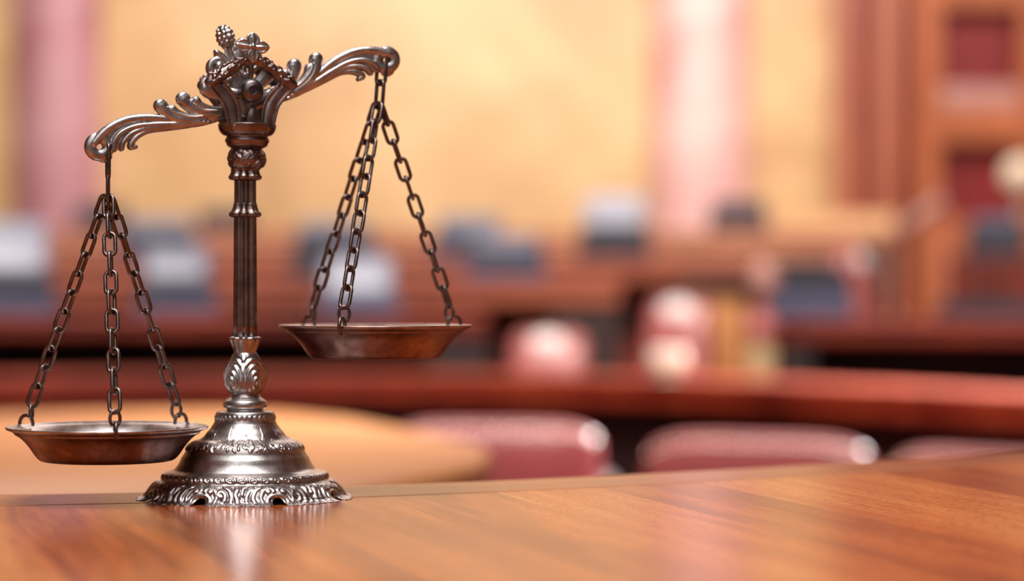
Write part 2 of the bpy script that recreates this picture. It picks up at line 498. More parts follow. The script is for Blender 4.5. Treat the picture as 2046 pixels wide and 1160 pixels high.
def petal(n, d):
    return lambda th, s, z, r: d * (np.abs(np.cos(n / 2 * th)) - .5)
pr = [(21, zz(405)), (22, zz(412)), (25, zz(419)), (29.5, zz(424)), (30, zz(429)), (26, zz(432)), (21, zz(433))]
obj('petal_collar', meters(MB().add(*lathe(pr, 160, petal(8, 5), 6))).mesh('petal_collar'), M['bronze'], root)
pr = [(27, zz(336)), (26, zz(341)), (28, zz(347)), (31, zz(352)), (29, zz(357)), (23, zz(359))]
obj('petal_collar', meters(MB().add(*lathe(pr, 160, petal(8, 5), 6))).mesh('petal_collar'), M['bronze'], root)
blobs = [(rng.uniform(0, 2 * PI), rng.uniform(298, 334), rng.uniform(4, 8), rng.uniform(-1, 1)) for _ in range(90)]
def bulb_fn(th, s, z, r):
    y = 992 - z; dr = np.zeros_like(th)
    for t0, y0, w, k in blobs:
        dt = ((th - t0 + PI) % (2 * PI) - PI) * r
        dr = np.maximum(dr, 3.2 * ridge(np.hypot(dt - k * (y - y0), (y - y0)), w))
    return dr - 1.5
pr = [(29, zz(292)), (31, zz(297)), (35, zz(304)), (37.5, zz(312)), (38, zz(319)), (36, zz(327)), (32, zz(333)), (26, zz(339))]
obj('carved_bulb', meters(MB().add(*lathe(pr, 200, bulb_fn, 8, cx=3))).mesh('carved_bulb'), M['bronze'], root)
pr = [(40, zz(244)), (55, zz(247)), (56, zz(252)), (53.5, zz(261)), (48, zz(268)), (42, zz(271)), (41.5, zz(274)), (43.5, zz(277)), (44, zz(281)), (42, zz(285)), (41, zz(287)), (40, zz(290)), (34, zz(294)), (28, zz(297))]
def dish_fn(th, s, z, r): return 2.0 * np.cos(4 * (th - YAW)) * (z > zz(270))
obj('crown_dish', meters(MB().add(*lathe(pr, 144, dish_fn, 5, cx=4))).mesh('crown_dish'), M['bronze'], root)

# ---- yaw frame: x along the beam, y back, z up, centred on the column axis
cy, sy = math.cos(YAW), math.sin(YAW)
CX0 = 4.0
def yaw(x, y, z): return (CX0 + x * cy - y * sy, x * sy + y * cy, z)

# ---- capital: two lyre plates with garlands and a rosette each, the beam between them
def plate(front):
    p = -34 if front else 34
    s = -1 if front else 1
    mb = MB()
    for q in (-1, 1):
        mb.add(*flat_tube([(q * 30, zz(256)), (q * 34, zz(238)), (q * 38, zz(218)), (q * 47, zz(200)), (q * 59, zz(184)), (q * 70, zz(174))], [11, 11.5, 13, 14.5, 16, 12], 8, p))
        mb.add(*flat_tube([(q * 45, zz(252)), (q * 49, zz(232)), (q * 55, zz(212)), (q * 68, zz(194)), (q * 82, zz(178)), (q * 84, zz(168))], [3, 3.2, 3.4, 3.6, 4, 4], 6, p + s * 5))
        mb.add(*flat_tube([(q * 22, zz(252)), (q * 22, zz(236)), (q * 25, zz(214)), (q * 33, zz(196)), (q * 44, zz(182)), (q * 54, zz(172))], [3, 3.2, 3.4, 3.4, 3.6, 4], 6, p + s * 5))
        mb.add(*flat_tube([(q * 34, zz(246)), (q * 40, zz(214)), (q * 52, zz(192))], [1.6, 2, 2.4], 6, p + s * 5))
        # leaf garland from the rosette to the horn
        mb.add(*flat_tube([(q * 8, zz(116)), (q * 26, zz(131)), (q * 50, zz(147)), (q * 74, zz(162)), (q * 82, zz(168))], [9, 10.5, 12, 13, 12], 12, p + s * 5))
        for k in range(46):
            t = (k + .5) / 46
            x = 8 + 72 * t; z = 117 + 47 * t
            a = rng.uniform(-1.4, 1.4); w = 9.5 + 3 * t
            mb.add(*ellipsoid((q * (x + .55 * w * math.sin(a)), p + s * (5 + w * 1.05 * math.cos(a)), zz(z - w * .85 * math.sin(a))), (5.6, 3.8, 3.6), 8, 6, Matrix.Rotation(q * rng.uniform(.1, 1.2), 3, 'Y')))
    # bridge behind the rosette
    mb.add(*flat_tube([(0, zz(92)), (0, zz(110)), (0, zz(128)), (0, zz(160))], [7, 10, 7, 5], 7, p + s * 2))
    # tulip bud in the foot of the lyre
    mb.add(*ellipsoid((3, p + s * 4, zz(236)), (12, 8, 24), 16, 14))
    for k in range(-2, 3):
        mb.add(*flat_tube([(3 + k * 5, zz(256)), (3 + k * 5.2, zz(236)), (3 + k * 2.4, zz(216))], [1.6, 2, 1], 7, p + s * 7))
    mb.add(*flat_tube([(-32, zz(254)), (0, zz(257)), (32, zz(254))], [7, 7, 7], 9, p + s * 2))
    mb.xf(yaw)
    return meters(mb)
pf = remesh(plate(True), 'lyre_bracket', 1.15 * U, 2, M['bronze'], root)
pb = remesh(plate(False), 'lyre_bracket', 1.3 * U, 2, M['bronze'], root)

def rosette(front):
    p = -50 if front else 50; s = -1 if front else 1
    mb = MB()
    for (tx, ty), wd in (((0, 70), 13), ((-34, 93), 12.5), ((33, 98), 11.5), ((1, 128), 10)):
        dx, dz = tx, 98 - ty
        f_ = lambda k: (dx * k, zz(98) + dz * k)
        mb.add(*flat_tube([f_(.08), f_(.3), f_(.6), f_(.85), f_(1)], [5, wd * .85, wd, wd * .62, 2], 6, p + s * 1))
        mb.add(*flat_tube([f_(.1), f_(.5), f_(.95)], [2.2, 2.4, 1], 5, p + s * 6))
        for q in (-1, 1):   # curled petal edges
            nx, nz = -dz * q, dx * q; L = math.hypot(nx, nz); nx /= L; nz /= L
            e_ = lambda k, o: (dx * k + nx * o * wd, zz(98) + dz * k + nz * o * wd)
            mb.add(*flat_tube([e_(.15, .35), e_(.38, .8), e_(.62, .86), e_(.86, .5), e_(1, .05)], [1.6, 2.6, 2.8, 2.2, 1.4], 5, p + s * 4))
    mb.add(*ellipsoid((0, p - s * 1, zz(80)), (10, 9, 12)))
    mb.add(*ellipsoid((0, p + s * 8, zz(97)), (5, 5, 5)))
    mb.add(*ellipsoid((0, p - s * 6, zz(100)), (9, 10, 9)))
    mb.xf(yaw)
    return meters(mb)
remesh(rosette(True), 'rosette', 1.0 * U, 2, M['pewter'], root)
remesh(rosette(False), 'rosette', 1.3 * U, 2, M['pewter'], root)

# ---- pivot knob at the front, a turned dome with a countersunk pin
pv = [(8, 0), (16, 1), (22, 6), (24, 14), (22.5, 21), (17.5, 27), (12, 29.6), (10, 30.2), (9.4, 30.0), (9.0, 24), (8.8, 20), (0.3, 20)]
kv, kf = lathe(pv, 64, None, 5)
kv = [yaw(x, -30 - z, zz(183) - y) for x, y, z in kv]
tag(obj('pivot_knob', meters(MB().add(kv, kf)).mesh('pivot_knob'), M['knob'], root), 'dark round knob with a countersunk pin')
kv, kf = lathe([(7, -30), (7, 0), (7, 44)], 32, None, 2)
kv = [yaw(x, z, zz(183) - y) for x, y, z in kv]
obj('pivot_axle', meters(MB().add(kv, kf)).mesh('pivot_axle'), M['knob'], root)

# ---- beam
TILT = math.atan2(187, 554 / cy)
KX = 1.045
def beam_xf(x, y, z):     # beam frame (origin at the middle of the line between the two end holes)
    ct, st = math.cos(TILT), math.sin(TILT)
    X = x * KX * ct - z * st; Z = x * KX * st + z * ct
    return (-2 + X * cy - y * sy, X * sy + y * cy, zz(203) + Z)
def beam_mesh():
    mb = MB()
    c0 = 2.0
    for q in (-1, 1):
        X = lambda pts: [(c0 + q * x, z) for x, z in pts]
        # solid body
        mb.add(*flat_tube(X([(0, -2), (50, -5), (85, -8), (115, -5), (150, 5), (190, 17), (225, 22), (254, 18), (274, 6)]), [20, 17, 14, 13, 13, 15, 15, 14, 13], 7))
        mb.add(*flat_tube(X([(205, 8), (232, 4), (256, -2), (268, -12)]), [8, 10, 12, 9], 6))
        mb.add(*ellipsoid((c0 + q * 288, 0, -25), (14, 8, 10)))
        for s in (-1, 1):
            y = s * 5
            # smooth back of the acanthus scroll
            mb.add(*flat_tube(X([(112, -4), (148, 9), (178, 22), (205, 30), (232, 33), (260, 29), (282, 20), (300, 8)]), [4, 6, 8, 8.5, 8.5, 8.5, 8.5, 8]  , 8, y))
            # fronds beneath it
            mb.add(*flat_tube(X([(96, -11), (140, -2), (180, 9), (215, 16), (244, 13), (262, 2), (270, -13)]), [3.5, 4.6, 5.2, 5.6, 5.6, 5.6, 5]  , 7, y * 1.4))
            mb.add(*flat_tube(X([(88, -15), (130, -8), (170, 1), (205, 7), (230, 4), (247, -6), (254, -18)]), [3.5, 4.6, 5, 5.2, 5.4, 5.6, 5], 6.5, y * 1.25))
            mb.add(*flat_tube(X([(80, -18), (120, -13), (160, -6), (192, 0), (214, -2), (230, -10), (236, -19), (228, -22)]), [3.5, 4.4, 4.8, 5.2, 5.6, 6.2, 6.5, 5], 6.5, y))
            # feathered fingers
            mb.add(*flat_tube(X([(84, -10), (116, -3), (140, 10), (153, 27), (158, 41)]), [4, 7, 9.5, 11.5, 14], 9.5, y * .9))
            mb.add(*flat_tube(X([(84, -4), (112, 4), (132, 17), (140, 29)]), [4, 6, 7.5, 8.5], 8, y * 1.0))
            mb.add(*flat_tube(X([(52, -8), (80, 0), (100, 15), (109, 29), (113, 41)]), [4, 7, 9.5, 11.5, 14.5], 9.5, y * .9))
            mb.add(*flat_tube(X([(46, 0), (70, 8), (86, 20), (91, 31)]), [4, 6, 7.5, 9], 8, y * 1.0))
            mb.add(*flat_tube(X([(88, -3), (114, 4), (136, 18), (148, 34)]), [1.5, 2.2, 2.4, 1.5], 5, y * 2.4))
            mb.add(*flat_tube(X([(58, -1), (84, 8), (99, 23), (107, 37)]), [1.5, 2.2, 2.4, 1.5], 5, y * 2.4))
            # lobes and volutes of the middle
            mb.add(*flat_tube(X([(12, 18), (36, 28), (52, 36), (61, 45)]), [10, 13, 16, 17], 9, y))
            sp = [(30 + 18 * (1 - t * .62) * math.cos(-.6 + 5.4 * t), 83 + 18 * (1 - t * .62) * math.sin(-.6 + 5.4 * t)) for t in np.linspace(0, 1, 14)]
            mb.add(*flat_tube(X([(20, 50), (44, 62)] + sp), [7, 7] + [7.5 - 3.0 * t for t in np.linspace(0, 1, 14)], 8, y, n=4))
            mb.add(*ellipsoid((c0 + q * 29, y * 1.7, 83), (8, 7, 8)))
            mb.add(*ellipsoid((c0 + q * 32, 0, 83), (17, 6, 17)))
            # leaves of the finial
            mb.add(*flat_tube(X([(4, 56), (13, 80), (21, 98), (25, 112)]), [6, 11, 11.5, 5], 6, y * .8))
            mb.add(*flat_tube(X([(6, 62), (14, 84), (21, 102), (24, 110)]), [1.8, 2, 2, 1], 4, y * 2.2))
        mb.add(*torus_xz((c0 + q * 292, 0, -1), 17, 12, 9.5))
    mb.add(*flat_tube([(2, -6), (2, 24), (2, 54), (2, 84), (2, 112)], [26, 26, 18, 11, 9], 9))
    # pine cone
    mb.add(*ellipsoid((3, 0, 134), (15, 15, 22), 20, 16))
    for i in range(6):
        ph = 0.3 + 2.2 * i / 5
        nn = max(4, round(8 * math.sin(ph)))
        for j in range(nn):
            a = 2 * PI * (j + .5 * (i % 2)) / nn
            mb.add(*ellipsoid((3 + 14 * math.sin(ph) * math.cos(a), 14 * math.sin(ph) * math.sin(a), 134 + 21 * math.cos(ph)), (5.6, 5.6, 5.2), 10, 8))
    mb.xf(beam_xf)
    return meters(mb)
beam = remesh(beam_mesh(), 'beam', 1.1 * U, 2, M['pewter'], root)
tag(beam, 'tilted leaf-scroll beam with a pine cone finial')

# ---- pans, hooks, chains
def W(px, py, dep):       # photo point on a plane dep metres behind the balance axis -> local metres
    d = D0 + dep
    return Vector(((px - 1023) * d / FPX - BX, dep, (580 - py) * d / FPX + ZC - TT))
DEP = 290 * math.sin(YAW) * U
def make_pan(center, mat, R):
    prof = [(0.3, -60), (60, -60.5), (112, -60), (128, -56), (138, -47), (148, -34), (160, -21), (172, -11), (182, -5), (190, -2), (196, 1.2), (199.5, 1.5), (200.5, -.5), (199, -3.5), (194, -5.5), (186, -9), (184, -10.5), (183, -13), (173, -19), (163, -28), (153, -40), (144, -53), (136, -62), (128, -66), (112, -67), (60, -67), (.3, -67)]
    prof = [(r * R / 200, z) for r, z in prof]
    mb = MB().add(*lathe(prof, 160, None, 4, cap=False))
    meters(mb)
    o = obj('pan', mb.mesh('pan'), mat, root, center)
    o.data.materials.append(M['under_shade'])
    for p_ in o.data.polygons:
        if p_.normal.z < -.12 and p_.center.z < -6 * U: p_.material_index = 1  # downward faces get the painted shade
    return o
def link_mesh(name, hl, hw, r):
    pts = []
    for k in range(13):
        a = PI * k / 12
        pts.append((hw * math.cos(a), 0, (hl - hw) + hw * math.sin(a)))
    for k in range(13):
        a = PI + PI * k / 12
        pts.append((hw * math.cos(a), 0, -(hl - hw) + hw * math.sin(a)))
    mb = MB().add(*tube(pts, r, 10, True)); meters(mb)
    me = mb.mesh(name); me.materials.append(M['chain'])
    return me
WIRE = 3.9
LINK = link_mesh('chain_link', 24.0, 11.0, WIRE)
def put_link(parent, me, a, b, roll, name='chain_link'):
    z = (b - a).normalized()
    ref = Vector((0, -1, 0))
    y = (ref - z * ref.dot(z)).normalized(); x = y.cross(z)
    m = Matrix((x, y, z)).transposed() @ Matrix.Rotation(roll, 3, 'Z')
    o = obj(name, me, None, parent)
    o.matrix_local = Matrix.Translation((a + b) / 2) @ m.to_4x4()
    return o
def chain(a, b, phase, n=None):
    """links from a down to b (local metres)"""
    e = empty('chain', (0, 0, 0), 0, root)
    L = (b - a).length / U
    n = n or round(L / 41.5)
    pit = (b - a) / n
    hl = (L / n + 2 * WIRE) / 2
    me = LINK if abs(hl - 24) < .6 else link_mesh('chain_link', hl, 11.0, WIRE)
    for i in range(n):
        put_link(e, me, a + pit * i, a + pit * (i + 1), phase + (i % 2) * PI / 2 + random.uniform(-.28, .28))
    return e
def pan_hook(pan, ang, R):
    """bent wire through the rim, open eye above it"""
    rad = Vector((math.cos(ang), math.sin(ang), 0))
    pts = []
    c = rad * (R - 8)
    for k in range(15):      # C loop through the rim
        a = math.radians(-70 + 265 * k / 14)
        pts.append(c + rad * (15.5 * math.cos(a) + 1) + Vector((0, 0, 16.5 * math.sin(a) + 2)))
    mb = MB().add(*tube(pts, 3.6, 10)); 
    top = c + rad * (-11) + Vector((0, 0, 13))
    t = Vector((-rad.y, rad.x, 0))
    pts = []
    for k in range(17):      # eye holding the last chain link
        a = math.radians(-80 + 320 * k / 16)
        pts.append(top + Vector((0, 0, 12)) + (rad * -.35 + t * .9).normalized() * 10.5 * math.cos(a) + Vector((0, 0, 15 * math.sin(a))))
    mb.add(*tube(pts, 3.4, 10)); meters(mb)
    obj('pan_hook', mb.mesh('pan_hook'), M['chain'], pan)
    return (top + Vector((0, 0, 25))) * U

for side in ('l', 'r'):
    if side == 'l':
        dep = -DEP; cen = W(215, 852, dep); R = 200 * .981 * 1.0; angs = (157, 49, -76); J = W(216, 398, dep); hole = W(211 + 5, 297, dep); mat = M['pewter']
    else:
        dep = DEP; cen = W(750, 650, dep); R = 192 * 1.0185; angs = (140, 33, -107); J = W(757, 213, dep); hole = W(765, 110, dep); mat = M['copper']
    pan = make_pan(cen, mat, R)
    tag(pan, 'pewter pan hanging low beside the base' if side == 'l' else 'reddish pan hanging high on the raised arm')
    # two larger rings between beam and chains
    h = empty('hanger', (0, 0, 0), 0, root)
    h['label'] = 'pair of longer links between beam and chains'
    top = hole + Vector((0, 0, 6 * U)); mid = top.lerp(J, .56)
    l1 = link_mesh('hanger_link', ((top - mid).length / U + 8) / 2, 11, 4.0)
    put_link(h, l1, top, mid, 1.25 if side == 'l' else .55, 'hanger_link')
    l2 = link_mesh('hanger_link', ((J - mid).length / U + 8) / 2, 10, 4.0)
    put_link(h, l2, mid, J, 1.45 if side == 'l' else .75, 'hanger_link')
    for i, ad in enumerate(angs):
        an = math.radians(ad)
        tip = pan_hook(pan, an, R)
        b = cen + tip
        a = J + Vector((math.cos(an), math.sin(an), 0)) * 5 * U + Vector((0, 0, 4 * U))
        chain(a, b + Vector((0, 0, 2 * U)), (.5, 1.0, .2)[i] + (.4 if side == 'r' else 0))

# ================================================================ THE BENCH
ex = np.array([-.50, -.357, -.264, -.118, 0, .108, .281, .454, .60]); ey = np.array([.03, .028, .040, .100, .155, .219, .346, .483, .61])
cf = np.polyfit(ex, ey, 4)
xs = np.linspace(-.5, .56, 70)
mid = np.column_stack([xs, np.polyval(cf, xs)])
sl0 = np.polyval(np.polyder(cf), -.5); sl1 = np.polyval(np.polyder(cf), .56)
left = [(-.5 - t, mid[0, 1] - sl0 * t * max(0, 1 - t / .3) + .28 * max(0, t - .1) ** 2) for t in np.linspace(1.7, .05, 24)]
right = [(.56 + t, mid[-1, 1] + sl1 * t + .35 * t * t) for t in np.linspace(.03, .9, 24)]
E = np.array(left + [tuple(q) for q in mid] + right)

def offset_curve(Q, d):
    t = np.gradient(Q, axis=0); t /= np.linalg.norm(t, axis=1, keepdims=True)
    return Q + np.column_stack([t[:, 1], -t[:, 0]]) * d
I = offset_curve(E, .088)
I2 = offset_curve(E, .0886)
bench = empty('curved_bench', (0, 0, 0))
tag(bench, 'curved glossy orange-brown wooden bench in front carrying the balance scale', 'bench')
def slab(mb, Q, Rr, z0, z1):
    n = len(Q); v = [(*q, z1) for q in Q] + [(*q, z1) for q in Rr] + [(*q, z0) for q in Q] + [(*q, z0) for q in Rr]
    f = []
    for i in range(n - 1):
        f += [(i, n + i, n + i + 1, i + 1), (2 * n + i, 2 * n + i + 1, 3 * n + i + 1, 3 * n + i), (i, i + 1, 2 * n + i + 1, 2 * n + i), (n + i, 3 * n + i, 3 * n + i + 1, n + i + 1)]
    f += [(0, 2 * n, 3 * n, n), (n - 1, 2 * n - 1, 4 * n - 1, 3 * n - 1)]
    return mb.add(v, f)
near = np.column_stack([np.linspace(-1.9, 2.0, len(I2)), np.full(len(I2), -1.15)])
obj('tabletop', slab(MB(), offset_curve(E, .0906), near, TT - .045, TT).mesh('tabletop', False), M['bench'], bench)
st = obj('inlay_line', slab(MB(), I2 - 0, offset_curve(E, .0906), TT - .01, TT + .0002).mesh('inlay_line', False), M['honey'], bench); st['label'] = 'thin pale inlay line'
b_ = obj('border_inlay', slab(MB(), E, I, TT - .045, TT).mesh('border_inlay', False), M['border'], bench)
bv = b_.modifiers.new('b', 'BEVEL'); bv.width = .003; bv.segments = 2; bv.limit_method = 'ANGLE'
obj('front_panel', slab(MB(), offset_curve(E, .05), offset_curve(E, .08), 0, TT - .046).mesh('front_panel', False), M['mahogany'], bench)

# ============================================================ CHAMBER
def P(px, py, d): return Vector(((px - 1023) * d / FPX, d - D0, ZC + (580 - py) * d / FPX))

# ---- oval table
ot = [(-.035, 3.68), (-.055, 3.92), (-.17, 4.30), (-.33, 4.72), (-.55, 5.0), (-.85, 4.98), (-1.2, 4.72), (-1.5, 4.2), (-1.55, 3.5), (-1.3, 2.9), (-.85, 2.55), (-.45, 2.72), (-.2, 3.08), (-.08, 3.38)]
O = catmull(ot, 8, True); O[:, 1] -= D0
cen = O.mean(axis=0)
oval = empty('oval_table', (cen[0], cen[1], 0))
tag(oval, 'pale honey-coloured round table behind the balance scale, below the bench', 'table')
def ring_slab(Q, z0, z1, c, inset=0.0):
    n = len(Q); v = []
    rings = [(1, z0 + (z1 - z0) * .2), (1, z1 - .01), (.992, z1), (.0, z1)]
    for k, z in [(.0, z0), (.985, z0)] + rings:
        for q in Q: v.append((float((q[0] - c[0]) * k), float((q[1] - c[1]) * k), z))
    f = grid_faces(6, n, True)
    return v, f
zt = ZC - .25
obj('tabletop', MB().add(*ring_slab(O, zt - .05, zt, cen)).mesh('tabletop'), M['honey'], oval)
obj('apron', MB().add(*ring_slab(cen + (O - cen) * .82, zt - .16, zt - .05, cen)).mesh('apron'), M['mahogany'], oval)
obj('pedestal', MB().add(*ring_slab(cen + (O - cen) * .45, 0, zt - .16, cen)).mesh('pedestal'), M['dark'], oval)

# ---- curved rows of desks
def arc(cx, cyy, r, a0, a1, n=40):
    return np.array([(cx + r * math.sin(a), cyy + r * math.cos(a)) for a in np.linspace(a0, a1, n)])
def desk_row(path, ztop, zbot, zfloor, depth, label, matn='mahogany', group='curved rows of desks', name='curved_desk'):
    """path: front edge left to right, seen from the bench (x, y)"""
    t = empty(name, (float(path[len(path) // 2][0]), float(path[len(path) // 2][1]), 0))
    tag(t, label, 'desk', group)
    lx, ly = t.location.x, t.location.y
    def part(nm, off0, off1, z0, z1, m, bev=.012):
        mb = slab(MB(), offset_curve(path, -off1), offset_curve(path, -off0), z0, z1)
        mb.xf(lambda x, y, z: (x - lx, y - ly, z))
        o = obj(nm, mb.mesh(nm, False), M[m], t)
        if bev:
            b = o.modifiers.new('b', 'BEVEL'); b.width = bev; b.segments = 3; b.limit_method = 'ANGLE'
    part('desktop', -.02, depth, ztop - .03, ztop, matn)
    part('fascia', 0, .03, zbot, ztop - .03, matn)
    part('modesty_panel', depth - .06, depth - .02, zfloor, ztop - .03, 'mahogany' if matn in ('mahogany_lit', 'mahogany_bright') else 'dark', 0)
    for s in (0, -1):
        k = 0 if s == 0 else -2
        seg = path[:3] if s == 0 else path[-3:]
        mb = slab(MB(), offset_curve(seg, -(depth - .06)), offset_curve(seg, -.03), zfloor, ztop - .03)
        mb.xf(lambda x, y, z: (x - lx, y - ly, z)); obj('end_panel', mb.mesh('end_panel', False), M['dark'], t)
    return t
def yd(d): return d - D0
# stepped floor
def ring_step(name, r0, r1, z, c):
    p = arc(c[0], c[1], r0, -1.15, 1.15, 50); q = arc(c[0], c[1], r1, -1.15, 1.15, 50)
    mb = slab(MB(), q, p, 0.0, z)
    o = obj(name, mb.mesh(name, False), M['carpet']); o['kind'] = 'structure'
CC = (0.0, 0.0)   # centre of the horseshoe (x, y)
rows = [ # d at the middle, top y px, bottom y px, floor
    ('RA', 8.15, 638, 690, .12), ('R2', 9.25, 557, 609, .26), ('R3', 10.35, 517, 560, .40), ('R4', 11.45, 481, 520, .52), ('R5', 12.55, 446, 486, .62)]
for i, (k, d, yt, yb, fz) in enumerate(rows):
    r0 = d - D0 - .10; r1 = (rows[i + 1][1] - D0 - .10) if i < 4 else 13.2
    ring_step('floor_tier', r0, r1, fz, CC)
def row_arc(d, px0, px1):
    r = d - D0
    def ang(px):      # angle on the arc that shows at px
        k = (px - 1023) / FPX
        lo, hi = -1.1, 1.1
        for _ in range(60):
            m = (lo + hi) / 2
            x, y = r * math.sin(m), r * math.cos(m)
            if x / (y + D0) < k: lo = m
            else: hi = m
        return lo
    a0 = ang(px0) if px0 is not None else -.55
    a1 = ang(px1) if px1 is not None else .55
    return arc(0, 0, r, a0, a1, 36)
def zpx(py, d): return ZC + (580 - py) * d / FPX
# first long desk behind the red chairs
r1p = np.array([(x, yd(d)) for x, d in [(-4.2, 5.2), (-2.6, 6.6), (-1.49, 7.08), (-.56, 7.25), (.3, 6.95), (.76, 6.45), (1.22, 5.75), (1.6, 4.9), (1.9, 4.0)]])
R1P = catmull(r1p, 8)
desk_row(R1P, ZC - .248, ZC - .332, 0, .22, 'long dark red wooden desk curving right behind the red leather chairs', name='curved_desk')
desk_row(row_arc(8.15, None, 975), zpx(628, 8.15), zpx(668, 8.15), .12, .6, 'red-brown desk row with slate consoles, one row above the long desk, left of the aisle')
desk_row(row_arc(8.05, 1530, None), zpx(636, 8.05), zpx(682, 8.05), .12, .6, 'red-brown desk right of the aisle carrying the black console')
desk_row(row_arc(9.25, None, 1240), zpx(557, 9.25), zpx(609, 9.25), .26, .6, 'brown desk row second above the long desk, ending left of the aisle', 'mahogany_lit')
desk_row(row_arc(10.35, None, 1500), zpx(517, 10.35), zpx(563, 10.35), .40, .6, 'brown desk row third above the long desk, reaching across the middle', 'mahogany_lit')
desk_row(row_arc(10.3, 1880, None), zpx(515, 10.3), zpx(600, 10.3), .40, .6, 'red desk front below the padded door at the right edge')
desk_row(row_arc(11.45, None, 1720), zpx(481, 11.45), zpx(522, 11.45), .52, .6, 'light brown desk row next to last before the marble wall', 'mahogany_bright')
desk_row(row_arc(12.55, None, 1800), zpx(460, 12.55), zpx(490, 12.55), .62, .5, 'highest and palest desk row, along the marble wall', 'mahogany_bright')

# ---- leather chairs
def make_chair(name, w, h, seat_z, mat, legs_mat):
    t = empty(name)
    d = .50
    # backrest: arched top, rolled sides, slight rake
    mb = MB(); n = 22; m = 10
    def back_pt(u, vv, s):   # u across -1..1, vv up 0..1, s front/back
        x = u * w / 2
        z = seat_z - .02 + vv * (h - seat_z + .02) - (abs(u) ** 6) * .035 * vv
        th = .055 * (1 - .35 * abs(u) ** 4) * (1 - .5 * max(0, vv - .85) / .15)
        y = -.22 - .07 * vv + s * th + .02 * (1 - u * u) * -1 * s * 0
        return (x, y, z)
    front = [back_pt(-1 + 2 * i / n, j / m, 1) for j in range(m + 1) for i in range(n + 1)]
    rear = [back_pt(-1 + 2 * i / n, j / m, -1) for j in range(m + 1) for i in range(n + 1)]
    k = (m + 1) * (n + 1); c = n + 1
    f = []
    for j in range(m):
        for i in range(n):
            a = j * c + i; f.append((a, a + 1, a + c + 1, a + c)[::-1]); f.append((k + a, k + a + 1, k + a + c + 1, k + a + c))
    for i in range(n): f.append((i, i + 1, k + i + 1, k + i)); f.append((m * c + i, k + m * c + i, k + m * c + i + 1, m * c + i + 1))
    for j in range(m):
        a, b = j * c, (j + 1) * c; f.append((a, k + a, k + b, b)); a += n; b += n; f.append((a, b, k + b, k + a))
    mb.add(front + rear, f)
    o = obj('backrest', mb.mesh('backrest'), mat, t)
    bv = o.modifiers.new('b', 'BEVEL'); bv.width = .022; bv.segments = 4; bv.limit_method = 'ANGLE'; bv.angle_limit = .9
    obj('seat', MB().add(*rbox((0, .04, seat_z), (w * .92, d, .11), .04)).mesh('seat'), mat, t)
    for s in (-1, 1):
        pts = [(s * w * .47, -.22, seat_z + .22), (s * w * .49, -.05, seat_z + .24), (s * w * .49, .16, seat_z + .23), (s * w * .48, .22, seat_z + .18), (s * w * .47, .22, seat_z + .02)]
        obj('armrest', MB().add(*tube(catmull(pts, 6), .024, 10)).mesh('armrest'), legs_mat, t)
    for sx in (-1, 1):
        for s2 in (-1, 1):
            p0 = (sx * w * .42, .04 + s2 * .20, seat_z - .04); p1 = (sx * w * .44, .04 + s2 * .23, 0)
            obj('leg', MB().add(*tube([p0, p1], [.026, .017], 10)).mesh('leg'), legs_mat, t)
    nm = MB()
    for i in range(26):      # nail heads along the top rear edge
        u = -.94 + 1.88 * i / 25
        x, y, z = back_pt(u, 1, -1)
        nm.add(*ellipsoid((x, y - .002, z - .022), (.007, .0055, .007), 10, 8))
    obj('nailhead_trim', nm.mesh('nailhead_trim'), M['nail'], t)
    return t
g1 = 'red leather chairs in front of the long desk'
ch = make_chair('leather_chair', .49, ZC - .303, .44, M['leather'], M['dark'])
first = True
for px, d, rz, lab in ((1008, 5.85, -.08, 'red leather chair with its back beside the honey table, left of three'),
                       (1580, 5.35, -.36, 'red leather chair in the middle of the three by the long desk'),
                       (2160, 4.80, -.80, 'red leather chair at the right, mostly hidden by the bench')):
    o = ch if first else copy_tree(ch); first = False
    p = P(px, 580, d); o.location = (p.x, p.y, 0); o.rotation_euler = (0, 0, rz)
    tag(o, lab, 'chair', g1)
g2 = 'rose leather chairs behind the long desk'
def pink_chair(px, d, w, h, rz, fz, glint, lab):
    o = make_chair('leather_chair', w, h, .50, M['pink'], M['mahogany'])
    if glint:  # pale roll added to stand for the shine on the chair top
        q = obj('top_highlight', MB().add(*ellipsoid((0, -.285, h - .06), (w * .46, .05, .062), 24, 14)).mesh('top_highlight'), M['near_white'], o)
        q['label'] = 'pale roll standing for the chair-top highlight'
    p = P(px, 580, d); o.location = (p.x, p.y, fz); o.rotation_euler = (0, 0, rz)
    tag(o, lab, 'chair', g2)
pink_chair(1066, 8.1, .27, zpx(664, 8.1), PI - .2, 0, True, 'pink leather chair with a pale highlight roll on top behind the long desk, left of the aisle')
pink_chair(1312, 8.45, .23, zpx(596, 8.45), PI - .35, 0, True, 'tall pink chair with a white highlight roll on top standing in the aisle opening')
pink_chair(1845, 9.1, .24, zpx(498, 9.1) - .12, PI + 1.0, .12, True, 'pink chair with a pale round highlight roll on top right of the black console')

